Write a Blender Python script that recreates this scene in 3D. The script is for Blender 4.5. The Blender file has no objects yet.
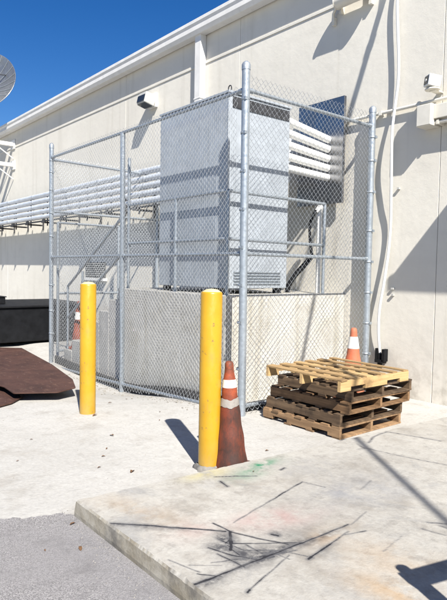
import bpy, math, random
import numpy as np
from mathutils import Vector, Matrix
random.seed(7); rng = np.random.default_rng(7)
C = bpy.context.scene.collection
W = 6.30                                   # plane of the building wall
SUN = Vector((1.36, -0.58, 1.40)).normalized()
rad = math.radians

# ------------------------------------------------------------------ mesh helper
class MB:
    def __init__(s): s.v = []; s.f = []; s.sm = []
    def add(s, vs, fs, smooth=False):
        o = len(s.v); s.v += [tuple(v) for v in vs]
        for f in fs: s.f.append(tuple(i + o for i in f)); s.sm.append(smooth)
        return s
    def box(s, a, b, m=None):
        x0, y0, z0 = a; x1, y1, z1 = b
        vs = [(x0,y0,z0),(x1,y0,z0),(x1,y1,z0),(x0,y1,z0),(x0,y0,z1),(x1,y0,z1),(x1,y1,z1),(x0,y1,z1)]
        if m is not None: vs = [m @ Vector(v) for v in vs]
        return s.add(vs, [(0,3,2,1),(4,5,6,7),(0,1,5,4),(1,2,6,5),(2,3,7,6),(3,0,4,7)])
    def prism(s, pts, z0, z1, m=None):
        n = len(pts); vs = [(p[0],p[1],z0) for p in pts] + [(p[0],p[1],z1) for p in pts]
        if m is not None: vs = [m @ Vector(v) for v in vs]
        fs = [tuple(range(n-1,-1,-1)), tuple(range(n,2*n))] + [(i,(i+1)%n,(i+1)%n+n,i+n) for i in range(n)]
        return s.add(vs, fs)
    def tube(s, pts, r, n=12, caps=True):
        pts = [Vector(p) for p in pts]; k = len(pts)
        rs = r if isinstance(r, (list, tuple)) else [r]*k
        t0 = (pts[1]-pts[0]).normalized()
        up = Vector((0,0,1)) if abs(t0.z) < .9 else Vector((0,1,0))
        nx = t0.cross(up).normalized(); vs = []
        for i in range(k):
            if i == 0: t = t0
            elif i == k-1: t = (pts[-1]-pts[-2]).normalized()
            else: t = ((pts[i+1]-pts[i]).normalized() + (pts[i]-pts[i-1]).normalized()).normalized()
            nx = (nx - t*nx.dot(t)).normalized(); ny = t.cross(nx)
            for j in range(n):
                a = 2*math.pi*j/n; vs.append(pts[i] + (nx*math.cos(a)+ny*math.sin(a))*rs[i])
        fs = [(i*n+j, i*n+(j+1)%n, (i+1)*n+(j+1)%n, (i+1)*n+j) for i in range(k-1) for j in range(n)]
        s.add(vs, fs, True)
        if caps:
            s.add(vs[:n], [tuple(range(n-1,-1,-1))]); s.add(vs[-n:], [tuple(range(n))])
        return s
    def lathe(s, prof, n=28, m=None, closed=True):
        vs = []
        for (r, z) in prof:
            for j in range(n):
                a = 2*math.pi*j/n; v = Vector((r*math.cos(a), r*math.sin(a), z)); vs.append(m @ v if m is not None else v)
        k = len(prof)
        s.add(vs, [(i*n+j, i*n+(j+1)%n, (i+1)*n+(j+1)%n, (i+1)*n+j) for i in range(k-1) for j in range(n)], True)
        if closed:
            s.add(vs[:n], [tuple(range(n-1,-1,-1))]); s.add(vs[-n:], [tuple(range(n))])
        return s
    def build(s, name, mat, parent=None, bevel=0, loc=None):
        me = bpy.data.meshes.new(name); me.from_pydata(s.v, [], s.f)
        me.polygons.foreach_set('use_smooth', s.sm); me.materials.append(mat); me.update()
        o = bpy.data.objects.new(name, me); C.objects.link(o)
        if parent: o.parent = parent
        if loc: o.location = loc
        if bevel:
            b = o.modifiers.new('bevel', 'BEVEL'); b.width = bevel; b.segments = 2; b.limit_method = 'ANGLE'; b.angle_limit = rad(40)
        return o

def tag(o, label=None, cat=None, group=None, kind=None):
    if label: o['label'] = label
    if cat: o['category'] = cat
    if group: o['group'] = group
    if kind: o['kind'] = kind
    return o
def thing(name, label, cat, loc=(0,0,0), rz=0, group=None):
    o = bpy.data.objects.new(name, None); C.objects.link(o); o.empty_display_size = .1
    o.location = loc; o.rotation_euler = (0,0,rz); return tag(o, label, cat, group)
def dup(root, loc, rz, label, group=None):
    r = root.copy(); C.objects.link(r); r.location = loc; r.rotation_euler = (0,0,rz); r['label'] = label
    if group: r['group'] = group
    for ch in list(root.children):
        c = ch.copy(); C.objects.link(c); c.parent = r
        for g in list(ch.children):
            d = g.copy(); C.objects.link(d); d.parent = c
    return r

def spline(p, k=6):
    p = [Vector(q) for q in p]; o = []
    for i in range(len(p)-1):
        a, b_, c, d = p[max(i-1,0)], p[i], p[i+1], p[min(i+2,len(p)-1)]
        for j in range(k):
            t = j/k; o.append(.5*((2*b_)+(c-a)*t+(2*a-5*b_+4*c-d)*t*t+(3*b_-a-3*c+d)*t**3))
    return o+[p[-1]]
# ------------------------------------------------------------------ materials
class NT:
    def __init__(s, name):
        s.m = bpy.data.materials.new(name); s.m.use_nodes = True; s.t = s.m.node_tree
        s.b = s.t.nodes['Principled BSDF']; s.tc = s.n('ShaderNodeTexCoord'); s.co = s.tc.outputs['Object']
    def n(s, typ, **k):
        x = s.t.nodes.new(typ)
        for a, v in k.items(): setattr(x, a, v)
        return x
    def l(s, a, b): s.t.links.new(a, b)
    def inp(s, sock, v):
        if hasattr(v, 'links') or isinstance(v, bpy.types.NodeSocket): s.l(v, sock)
        elif isinstance(v, (tuple, list)): sock.default_value = (*v, 1.) if len(v) == 3 and sock.type == 'RGBA' else v
        else: sock.default_value = v
    def map(s, scale=(1,1,1), co=None):
        m = s.n('ShaderNodeMapping'); s.l(co or s.co, m.inputs[0]); m.inputs['Scale'].default_value = scale; return m.outputs[0]
    def noise(s, scale, detail=6, rough=.6, co=None, dist=0.):
        x = s.n('ShaderNodeTexNoise'); s.l(co or s.co, x.inputs['Vector'])
        x.inputs['Scale'].default_value = scale; x.inputs['Detail'].default_value = detail
        x.inputs['Roughness'].default_value = rough; x.inputs['Distortion'].default_value = dist
        return x.outputs['Fac']
    def voro(s, scale, feature='F1', co=None, out='Distance'):
        x = s.n('ShaderNodeTexVoronoi', feature=feature); s.l(co or s.co, x.inputs['Vector']); x.inputs['Scale'].default_value = scale
        return x.outputs[out]
    def rng(s, v, a, b, c=0., d=1., smooth=True):
        x = s.n('ShaderNodeMapRange', interpolation_type='SMOOTHSTEP' if smooth else 'LINEAR'); s.l(v, x.inputs[0])
        for i, q in enumerate((a,b,c,d)): x.inputs[i+1].default_value = q
        return x.outputs[0]
    def mix(s, f, a, b, mode='MIX'):
        x = s.n('ShaderNodeMix', data_type='RGBA', blend_type=mode)
        s.inp(x.inputs[0], f); s.inp(x.inputs[6], a); s.inp(x.inputs[7], b); return x.outputs[2]
    def math(s, op, a, b=0.):
        x = s.n('ShaderNodeMath', operation=op); s.inp(x.inputs[0], a); s.inp(x.inputs[1], b); return x.outputs[0]
    def attr(s, name): return s.n('ShaderNodeAttribute', attribute_name=name).outputs['Fac']
    def bump(s, h, dist=.002, strength=1., prev=None):
        x = s.n('ShaderNodeBump'); x.inputs['Distance'].default_value = dist; x.inputs['Strength'].default_value = strength
        s.l(h, x.inputs['Height'])
        if prev is not None: s.l(prev, x.inputs['Normal'])
        return x.outputs[0]
    def done(s, col, rough=.7, metal=0., nor=None, spec=.4):
        s.inp(s.b.inputs['Base Color'], col); s.inp(s.b.inputs['Roughness'], rough); s.inp(s.b.inputs['Metallic'], metal)
        s.b.inputs['Specular IOR Level'].default_value = spec
        if nor is not None: s.l(nor, s.b.inputs['Normal'])
        return s.m

def m_simple(name, col, rough=.6, metal=0., var=.15, scale=8., bump=.0006, spec=.4, dirt=None):
    t = NT(name); a = t.noise(scale, 6, .65)
    lo = tuple(c*(1-var) for c in col); hi = tuple(min(1, c*(1+var)) for c in col)
    c = t.mix(t.rng(a, .3, .7), lo, hi)
    if dirt: c = t.mix(t.rng(t.noise(scale*2.3, 8, .7), .55, .75, 0, dirt[1]), c, dirt[0])
    return t.done(c, t.rng(a, .2, .8, rough*.85, min(1, rough*1.15)), metal, t.bump(t.noise(scale*6, 4), bump), spec)

def m_wall():
    t = NT('stucco_wall'); big = t.noise(.45, 4, .55); mid = t.noise(3.2, 6, .62)
    c = t.mix(t.rng(big, .3, .7), (.595,.566,.503), (.64,.613,.548))
    c = t.mix(t.rng(mid, .45, .75, 0, .35), c, (.53,.505,.45))
    streak = t.noise(2.0, 5, .6, t.map((2.2,2.2,.12)))
    c = t.mix(t.rng(streak, .54, .74, 0, .42), c, (.44,.41,.35))
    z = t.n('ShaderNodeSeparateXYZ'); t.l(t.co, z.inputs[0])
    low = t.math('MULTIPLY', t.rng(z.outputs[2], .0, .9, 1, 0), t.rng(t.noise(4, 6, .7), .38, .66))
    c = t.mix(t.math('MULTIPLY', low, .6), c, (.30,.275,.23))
    # faint trowelled courses
    wv = t.noise(1.1, 3, .5, t.map((.25,.25,4.5)))
    c = t.mix(t.rng(wv, .52, .66, 0, .08), c, (.47,.45,.40))
    nb = t.bump(t.noise(90, 4, .6), .0008); nb = t.bump(t.noise(7, 5, .6), .004, 1, nb)
    return t.done(c, .85, 0, nb, .25)
def m_concrete(name, a, b, stain, fine=1., cracks=False, streaks=False):
    t = NT(name); big = t.noise(.55, 6, .6); mid = t.noise(2.6, 8, .68); fin = t.noise(38, 6, .7)
    c = t.mix(t.rng(big, .3, .7), a, b)
    c = t.mix(t.rng(mid, .48, .72, 0, .75), c, stain)
    c = t.mix(t.rng(t.noise(9, 6, .7), .50, .74, 0, .35), c, tuple(x*.72 for x in stain))
    c = t.mix(t.rng(fin, .3, .72, 0, .28*fine), c, tuple(x*.6 for x in stain))
    sp = t.voro(75); c = t.mix(t.rng(sp, .10, .02, 0, .35), c, (.16,.14,.12))
    nb = t.bump(fin, .003); nb = t.bump(t.noise(5, 6, .6), .012, 1, nb)
    if streaks:
        c = t.mix(t.rng(t.noise(1.6, 6, .65, t.map((2.6,2.6,.16))), .49, .68, 0, .5), c, (.26,.235,.175))
        c = t.mix(t.rng(t.noise(4.6, 6, .65, t.map((2.6,2.6,.2))), .55, .7, 0, .5), c, (.56,.55,.52))
    if cracks:
        w = t.n('ShaderNodeVectorMath', operation='ADD'); nz = t.n('ShaderNodeTexNoise'); t.l(t.co, nz.inputs['Vector']); nz.inputs['Scale'].default_value = 1.3; nz.inputs['Detail'].default_value = 6
        t.l(t.co, w.inputs[0]); t.l(nz.outputs['Color'], w.inputs[1])
        e = t.voro(.33, 'DISTANCE_TO_EDGE', w.outputs[0])
        k = t.rng(e, .0012, .0045, 1, 0); c = t.mix(t.math('MULTIPLY', k, .55), c, (.10,.09,.08))
    return t.done(c, .88, 0, nb, .25)
def m_slab():
    t = NT('slab_concrete'); big = t.noise(.9, 6, .6); mid = t.noise(3.1, 8, .7); fin = t.noise(42, 6, .7)
    c = t.mix(t.rng(big, .3, .7), (.34,.325,.295), (.405,.39,.355))
    c = t.mix(t.rng(mid, .46, .72, 0, .75), c, (.235,.215,.185))
    c = t.mix(t.rng(t.noise(11, 7, .72), .48, .70, 0, .55), c, (.185,.175,.16)); c = t.mix(t.rng(t.noise(1.4, 6, .7, None, 1.2), .50, .68, 0, .5), c, (.215,.22,.225))
    c = t.mix(t.rng(fin, .3, .72, 0, .32), c, (.235,.215,.185))
    c = t.mix(t.rng(t.noise(17, 8, .75, t.map((1,.35,1))), .60, .72, 0, .4), c, (.50,.485,.45))
    n1 = t.noise(6, 6, .65); n2 = t.noise(24, 6, .7); n3 = t.noise(9, 7, .75)
    for nm, col, st in (('green',(.02,.17,.085),.95), ('pink',(.36,.185,.17),.5), ('tan',(.34,.21,.09),.6), ('yel',(.52,.45,.14),.5), ('blue',(.15,.165,.20),.6)):
        f = t.math('MULTIPLY', t.attr(nm), t.rng(n1, .30, .62)); c = t.mix(t.math('MULTIPLY', f, st), c, col)
    sm = t.math('MULTIPLY', t.attr('smear'), t.rng(n2, .22, .60)); c = t.mix(t.math('MULTIPLY', sm, 1.0), c, (.055,.055,.06))
    d = t.math('SUBTRACT', t.attr('mark'), t.math('MULTIPLY', t.rng(n3, .3, .7), .24))
    halo = t.math('MULTIPLY', t.rng(d, .0, .75), .75); c = t.mix(halo, c, (.10,.10,.105))
    core = t.rng(d, .60, .74); c = t.mix(t.math('MULTIPLY', core, t.rng(n1, .30, .52, .6, 1)), c, (.022,.022,.026))
    # weathered, rust brown riser
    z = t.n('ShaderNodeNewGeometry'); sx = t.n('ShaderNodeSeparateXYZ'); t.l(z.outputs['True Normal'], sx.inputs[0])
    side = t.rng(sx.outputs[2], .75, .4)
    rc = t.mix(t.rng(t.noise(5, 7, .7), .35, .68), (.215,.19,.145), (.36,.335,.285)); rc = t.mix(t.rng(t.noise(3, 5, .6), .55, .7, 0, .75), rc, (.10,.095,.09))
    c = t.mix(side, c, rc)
    nb = t.bump(fin, .003); nb = t.bump(mid, .009, 1, nb)
    return t.done(c, .86, 0, nb, .25)
def m_asphalt():
    t = NT('asphalt'); v = t.voro(230, out='Color'); sep = t.n('ShaderNodeSeparateColor'); t.l(v, sep.inputs[0])
    big = t.noise(1.1, 6, .65)
    c = t.mix(t.rng(sep.outputs[0], .1, .9), (.13,.125,.123), (.30,.287,.286))
    c = t.mix(t.rng(sep.outputs[1], .88, .93, 0, .9), c, (.38,.37,.35))
    c = t.mix(t.rng(big, .35, .65, 0, .7), c, (.225,.217,.217)); c = t.mix(t.rng(t.noise(5, 7, .7), .48, .70, 0, .6), c, (.15,.143,.142))
    nb = t.bump(t.voro(230), .0022); nb = t.bump(t.noise(260, 3), .002, 1, nb)
    return t.done(c, .9, 0, nb, .25)
def m_galv(name, col=(.50,.53,.56), rough=.42, metal=.55, scale=24.):
    t = NT(name); v = t.voro(scale, out='Color'); s = t.n('ShaderNodeSeparateColor'); t.l(v, s.inputs[0]); n = t.noise(2.2, 6, .65)
    c = t.mix(t.rng(s.outputs[0], 0, 1, 0, .5, False), tuple(x*.86 for x in col), tuple(min(1,x*1.12) for x in col))
    c = t.mix(t.rng(n, .5, .78, 0, .45), c, tuple(x*.68 for x in col))
    c = t.mix(t.rng(t.noise(3, 5, .6, t.map((5,5,.3))), .54, .75, 0, .42), c, tuple(x*.58 for x in col))
    nb = t.bump(t.noise(60, 4), .0004)
    if scale == 16.: nb = t.bump(t.noise(1.3, 2, .4), .035, 1, nb)
    return t.done(c, t.rng(s.outputs[1], 0, 1, rough*.8, rough*1.25, False), metal, nb, .5)
def m_rust():
    t = NT('rusty_steel'); n = t.noise(2.2, 8, .7); f = t.noise(30, 8, .75)
    c = t.mix(t.rng(n, .3, .7), (.042,.020,.015), (.080,.038,.027)); c = t.mix(t.rng(f, .45, .7, 0, .6), c, (.055,.026,.02))
    c = t.mix(t.rng(t.noise(4, 8, .8, t.map((1,2.4,1))), .52, .68, 0, .7), c, (.15,.085,.06)); c = t.mix(t.rng(t.noise(14, 8, .8), .60, .70, 0, .7), c, (.035,.018,.015)); c = t.mix(t.rng(t.voro(11), .05, .02), c, (.55,.52,.48))
    return t.done(c, .7, .1, t.bump(f, .002), .35)
def m_yellow():
    t = NT('yellow_paint'); n = t.noise(3, 6, .6); f = t.noise(13, 8, .72, t.map((1,1,.5)))
    c = t.mix(t.rng(n, .3, .7), (.39,.215,.010), (.46,.262,.013)); c = t.mix(t.rng(f, .54, .68, 0, .6), c, (.34,.19,.025))
    c = t.mix(t.rng(t.noise(21, 8, .75), .62, .66, 0, .9), c, (.11,.075,.045))
    z = t.n('ShaderNodeSeparateXYZ'); t.l(t.co, z.inputs[0])
    c = t.mix(t.math('MULTIPLY', t.rng(z.outputs[2], .35, 0, 0, .5), t.rng(n, .35, .6)), c, (.33,.22,.08))
    return t.done(c, t.rng(f, .4, .7, .30, .6), 0, t.bump(f, .001), .5)
def m_cone(name, col, dirt, amt):
    t = NT(name); n = t.noise(6, 8, .7); f = t.noise(24, 8, .75)
    c = t.mix(t.rng(t.noise(4.5, 8, .72, t.map((1.5,1.5,.6))), .32, .62, 0, amt), col, dirt); c = t.mix(t.rng(f, .5, .72, 0, .55*amt), c, tuple(x*.45 for x in dirt))
    c = t.mix(t.rng(t.noise(15, 7, .7, t.map((2,2,.35))), .6, .72, 0, .5), c, tuple(min(1, x*1.5) for x in col))
    if name == 'dirty_cone_rubber':
        z = t.n('ShaderNodeSeparateXYZ'); t.l(t.co, z.inputs[0]); c = t.mix(t.math('MULTIPLY', t.rng(z.outputs[2], .50, .62), t.rng(n, .62, .35, .35, .95)), c, (.36,.075,.028))
        c = t.mix(t.math('MULTIPLY', t.rng(z.outputs[2], .74, .80), t.rng(f, .35, .6)), c, (.09,.035,.022))
    return t.done(c, .62, 0, t.bump(f, .0015), .35)
def m_wood(name, lo, hi, dark, axis):
    t = NT(name); sc = [26,26,26]; sc[axis] = 1.6
    oi = t.n('ShaderNodeObjectInfo'); vm = t.n('ShaderNodeVectorMath', operation='ADD'); mu = t.n('ShaderNodeVectorMath', operation='SCALE')
    cmb = t.n('ShaderNodeCombineXYZ'); [t.l(oi.outputs['Random'], cmb.inputs[i]) for i in range(3)]; t.l(cmb.outputs[0], mu.inputs[0]); mu.inputs['Scale'].default_value = 9
    t.l(t.co, vm.inputs[0]); t.l(mu.outputs[0], vm.inputs[1]); co = vm.outputs[0]
    g = t.noise(1., 6, .65, t.map(tuple(sc), co)); b = t.noise(3.1, 6, .65, co)
    at = t.attr('board')
    c = t.mix(t.rng(g, .3, .7), lo, hi); c = t.mix(t.math('MULTIPLY', at, .7), c, dark)
    c = t.mix(t.rng(b, .5, .72, 0, .75), c, dark); c = t.mix(t.rng(t.noise(34, 6, .7, co), .58, .72, 0, .4), c, tuple(x*.4 for x in dark))
    return t.done(c, .82, 0, t.bump(g, .002), .25)

WALL = m_wall()
APRON = m_concrete('apron_concrete', (.385,.375,.35), (.435,.425,.40), (.30,.28,.25), 1., False)
PLAT = m_concrete('platform_concrete', (.44,.43,.395), (.52,.505,.47), (.35,.325,.27), 1, False, True)
STEP = m_concrete('step_concrete', (.38,.37,.345), (.45,.435,.41), (.31,.295,.27))
SLAB = m_slab(); ASPH = m_asphalt(); RUST = m_rust(); YEL = m_yellow()
GALV = m_galv('galvanised_pipe', (.36,.40,.44), .42, .6, 40)
WIRE = m_galv('galvanised_wire', (.54,.565,.59), .45, .4, 60)
TANK = m_galv('galvanised_sheet', (.375,.41,.45), .50, .25, 16.)
MIRR = m_galv('polished_sheet', (.34,.34,.35), .24, .95, 5)
JACK = m_simple('pipe_jacket', (.56,.59,.63), .38, .25, .10, 5, .0008)
BAND = m_simple('pipe_band', (.46,.485,.52), .45, .4, .12, 9)
WHITE = m_simple('white_trim_paint', (.66,.65,.625), .5, 0, .06, 4, .0005, .4, ((.48,.45,.39), .35))
CREAM = m_simple('cream_paint', (.60,.575,.51), .5, 0, .06, 5, .0005, .4, ((.5,.46,.36), .3))
PVC = m_simple('white_plastic', (.70,.70,.68), .35, 0, .04, 5, .0002)
BLACK = m_simple('black_plastic', (.006,.0065,.008), .6, 0, .3, 6, .001, .2)
DARK = m_simple('dark_steel', (.035,.036,.04), .6, .2, .3, 9)
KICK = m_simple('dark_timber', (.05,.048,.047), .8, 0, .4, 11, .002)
GLASS = m_simple('dark_glass', (.02,.024,.03), .08, 0, .1, 4, 0., .6)
FIXT = m_simple('fixture_grey', (.42,.42,.40), .5, .1, .1, 8)
ROOF = m_simple('roof_membrane', (.55,.54,.52), .8)
GROUND = m_simple('far_ground', (.20,.19,.16), .9, 0, .3, .2, .01)
REFL = m_simple('reflective_band', (.62,.61,.58), .45, 0, .08, 14, .0006, .4, ((.42,.38,.33), .5))
LEAF = m_simple('dry_leaf', (.14,.075,.035), .8, 0, .4, 30)
CHIP = m_simple('concrete_chip', (.25,.235,.21), .9, 0, .25, 20, .002)
POLE = m_simple('pole_timber', (.17,.12,.08), .85, 0, .3, 5, .004)

# ------------------------------------------------------------------ ground, road, slab
def gz(x, y):
    sx = np.where(x < -7.2, 3.4, 1.15); fy = np.where(y < 4.05, np.exp(-((y-4.05)/.75)**2), np.exp(-((y-4.05)/.25)**2))
    return -.20*np.exp(-((x+7.2)/sx)**2)*fy
def g(x, y): return float(gz(np.float64(x), np.float64(y)))
def axis(*seg):
    o = []
    for a, b, st in seg: o += list(np.arange(a, b-1e-6, st))
    o.append(seg[-1][1]); return np.array(o)
def sheet(name, X, Y, zf, mat):
    gx, gy = np.meshgrid(X, Y); z = zf(gx, gy); n, m = gx.shape
    v = np.stack([gx, gy, z], -1).reshape(-1, 3)
    i = np.arange(n*m).reshape(n, m); f = np.stack([i[:-1,:-1], i[:-1,1:], i[1:,1:], i[1:,:-1]], -1).reshape(-1, 4)
    me = bpy.data.meshes.new(name); me.from_pydata(v.tolist(), [], f.tolist()); me.materials.append(mat)
    me.polygons.foreach_set('use_smooth', [True]*len(me.polygons)); o = bpy.data.objects.new(name, me); C.objects.link(o); return o
b = MB(); b.add([(-700,-700,-.35),(700,-700,-.35),(700,700,-.35),(-700,700,-.35)], [(0,1,2,3)])
tag(b.build('ground', GROUND), kind='structure')
tag(sheet('pavement', axis((-90,-20,5),(-20,-11,.6),(-11,-4,.12),(-4,30,2)), axis((-40,0,4),(0,2,.5),(2,4.9,.1),(4.9,6.5,.4)), gz, APRON), kind='structure')
edge = [(-3.20,1.62),(-3.30,1.52),(-3.36,1.48),(-3.40,1.36),(-3.43,1.27),(-3.50,1.17),(-3.58,1.02),(-3.72,.84),(-3.78,.62),(-3.98,.38),(-4.05,.12),(-4.35,-.22),(-4.6,-.7),(-5.1,-1.4),(-5.8,-2.6),(-8,-6),(-14,-16),(-28,-38)]
fine = []
for (p, q) in zip(edge[:-1], edge[1:]):
    k = 6 if q[1] > -2 else 1
    for i in range(k):
        u = i/k; j = .012 if k > 1 and (i or p[1] < 1.4) else 0
        fine.append((p[0]+(q[0]-p[0])*u+random.uniform(-j,j), p[1]+(q[1]-p[1])*u+random.uniform(-j,j)))
pts = fine + [edge[-1],(28,-38),(28,1.62)]
b = MB(); b.prism(pts, -.02, .005)
tag(b.build('road', ASPH), kind='structure')

# the raised slab: a fine grid carrying the distance to each sprayed line as an attribute
X = axis((-3.27,-3.05,.012),(-3.05,-1.80,.005),(-1.80,-1.25,.012),(-1.25,-.5,.05),(-.5,9,.5)); Y = axis((1.525,2.75,.005),(2.75,3.05,.010),(3.05,4.7,.02),(4.7,5.9,.1))
gx, gy = np.meshgrid(X, Y)
def edge_noise(t, s=0):
    t = np.asarray(t, float); o = np.zeros_like(t)
    for fr, am in ((5., .004), (17., .004), (55., .003), (120., .001)):
        q = t*fr+s*13.7; i = np.floor(q); f = q-i; f = f*f*(3-2*f)
        h = lambda k: np.modf(np.abs(np.sin(k*12.9898+s*4.1)*43758.5453))[0]*2-1
        v = h(i)*(1-f)+h(i+1)*f; o = o+am*v
        if fr == 17.: o = o+.022*np.clip(v-.62, 0, 1)
    return o
shift = lambda x, y: .072*np.clip(y-1.5, 0, None)*np.clip((-x)/3.2, 0, 1)
px, py = gx + shift(gx, gy), gy.copy(); pz = np.full_like(px, .11)
lines = [([(-2.33,1.90),(-2.15,1.93),(-2.0,2.12)],.004,.9),
 ([(-2.15,1.72),(-2.05,1.95),(-2.03,2.15)],.004,.9),
 ([(-2.30,1.98),(-2.26,1.9),(-2.12,1.88)],.005,.9),
 ([(-2.08,1.85),(-1.98,2.15)],.004,.9),
 ([(-2.1,2.02),(-1.94,2.05)],.0035,.85),
 ([(-2.84, 1.53), (-2.68, 1.7), (-2.5, 1.87), (-2.37, 1.99)], 0.007, 1),
 ([(-2.49, 2.0), (-2.35, 2.01), (-2.2, 2.08), (-2.05, 2.16)], 0.0055, 1),
 ([(-2.24, 1.93), (-2.02, 2.23)], 0.0045, 1),
 ([(-2.35, 2.01), (-2.19, 1.88)], 0.011, 1),
 ([(-2.24, 1.83), (-2.24, 1.91)], 0.005, 0.9),
 ([(-2.28, 1.8), (-2.14, 1.85), (-2.03, 1.92)], 0.0055, 0.95),
 ([(-2.2, 1.8), (-2.02, 1.82)], 0.0055, 0.95),
 ([(-2.19, 1.98), (-2.07, 1.98), (-2.03, 2.1)], 0.0045, 0.9),
 ([(-2.045, 1.5), (-2.035, 1.72), (-2.03, 1.95), (-2.02, 2.23)], 0.008, 1),
 ([(-2.02, 2.23), (-2.01, 2.61)], 0.0055, 0.95),
 ([(-2.11, 1.6), (-2.02, 1.68)], 0.0045, 0.9),
 ([(-1.885, 2.14), (-1.92, 2.34)], 0.0065, 1),
 ([(-1.92, 2.34), (-1.955, 2.54)], 0.0045, 0.9),
 ([(-1.88, 2.13), (-1.887, 2.155)], 0.009, 1),
 ([(-2.01, 2.09), (-1.87, 2.16)], 0.0035, 0.85),
 ([(-1.85, 1.69), (-1.9, 1.85)], 0.0045, 0.95),
 ([(-1.9, 1.85), (-1.97, 2.08)], 0.0035, 0.85),
 ([(-1.845, 1.685), (-1.855, 1.71)], 0.008, 1),
 ([(-2.19, 2.17), (-2.155, 2.185)], 0.011, 1),
 ([(-2.43, 2.1), (-2.52, 2.46)], 0.0045, 0.85),
 ([(-2.52, 2.46), (-2.63, 2.89)], 0.0055, 0.95),
 ([(-2.63, 2.89), (-2.47, 2.94)], 0.005, 0.85),
 ([(-3.06, 2.46), (-2.98, 2.6)], 0.0055, 1),
 ([(-2.98, 2.6), (-2.9, 2.71)], 0.005, 0.9),
 ([(-2.97, 2.44), (-2.87, 2.42)], 0.01, 0.95),
 ([(-2.885, 2.94), (-2.9, 2.99)], 0.009, 1),
 ([(-1.94, 2.49), (-1.9, 2.62)], 0.0045, 0.85),
 ([(-2.3, 1.56), (-2.12, 1.62)], 0.004, 0.8),
 ([(-2.2, 1.62), (-2.1, 1.74)], 0.0035, 0.75),
 ([(-2.91, 4.01), (-3.0, 4.21), (-3.03, 4.44), (-2.57, 4.57)], 0.008, 0.9),
 ([(-2.95, 3.91), (-2.87, 3.87), (-2.55, 3.93), (-2.21, 4.03)], 0.007, 0.85),
 ([(-2.86, 3.8), (-2.8, 3.9)], 0.006, 0.8),
 ([(-1.75, 3.0), (-1.62, 3.12)], 0.007, 0.8),
 ([(-1.68, 3.02), (-1.6, 3.03)], 0.009, 0.8),
 ([(-1.72, 2.9), (-1.6, 2.93)], 0.006, 0.8),
 ([(-2.0, 2.62), (-2.06, 2.84)], 0.004, 0.7),
 ([(-2.3, 3.1), (-2.36, 3.3)], 0.005, 0.7),
 ([(-1.7, 2.5), (-1.74, 2.72)], 0.0035, 0.7)]
segs = [(p, q, w_, st) for pl, w_, st in lines for p, q in zip(pl[:-1], pl[1:])]
wx = px+.0014*np.sin(py*17+px*5)+.0010*np.sin(py*41+1)+.0010*np.sin(px*83+py*60); wy = py+.0014*np.sin(px*15+py*4+2)+.0010*np.sin(px*37)+.0010*np.sin(py*90-px*50)
mark = np.zeros_like(px)
for (a, c, wd, st) in segs:
    a = np.array(a); c = np.array(c); d = c-a; L2 = d@d
    u = np.clip(((wx-a[0])*d[0]+(wy-a[1])*d[1])/L2, 0, 1)
    dist = np.hypot(wx-a[0]-u*d[0], wy-a[1]-u*d[1])
    mark = np.maximum(mark, st*np.clip(1-.30*dist/wd, 0, 1))
def blob(lst):
    o = np.zeros_like(px)
    for (x, y, sx, sy, st, r) in lst:
        c, s = math.cos(r), math.sin(r); u = (px-x)*c+(py-y)*s; v = -(px-x)*s+(py-y)*c
        o = np.maximum(o, st*np.exp(-(u/sx)**2-(v/sy)**2))
    return o
attrs = {'mark': mark,
 'smear': blob([(-2.03,2.02,.045,.22,1.4,0),(-2.12,1.9,.10,.10,1.0,.3),(-2.3,1.93,.07,.05,1.2,-.4),(-2.62,1.75,.02,.16,.8,-.95),(-2.02,1.6,.03,.14,1.,0),(-2.02,2.05,.035,.40,1,0),(-2.06,1.95,.09,.16,.9,.2),(-2.24,1.86,.10,.05,1,.5),(-2.28,1.94,.06,.06,1,0),(-2.0,2.3,.03,.25,.8,0),(-2.7,1.66,.03,.16,.7,-.9),(-2.03,2.1,.05,.26,1,0),(-2.1,1.84,.06,.10,.8,.4),(-2.33,1.93,.08,.05,.9,-.7),(-2.02,1.62,.05,.12,.7,0),(-2.8,1.56,.10,.03,.9,.9),(-2.18,2.2,.05,.03,.8,0),(-1.9,2.3,.03,.15,.5,.2),(-2.1,2.25,.14,.2,.35,0),(-2.3,2.6,.3,.3,.18,0),(-1.8,2.9,.5,.3,.16,0),(-2.6,3.4,.4,.6,.15,0)]),
 'green': blob([(-3.03,2.86,.055,.17,1.6,.25),(-3.0,2.8,.09,.25,.6,.25)]), 'pink': blob([(-2.33,2.32,.12,.26,1,-.3),(-2.5,1.86,.12,.15,.5,0)]),
 'tan': blob([(-2.0,2.42,.07,.16,1,0),(-1.43,2.22,.22,.12,1,.2),(-1.6,2.45,.3,.2,.5,0),(-2.9,1.75,.3,.12,.5,.3)]), 'yel': blob([(-3.14,2.45,.08,.16,1,0)]),
 'blue': blob([(-2.35,2.95,.18,.22,.8,0),(-2.25,3.2,.25,.35,.55,0)])}
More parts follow.
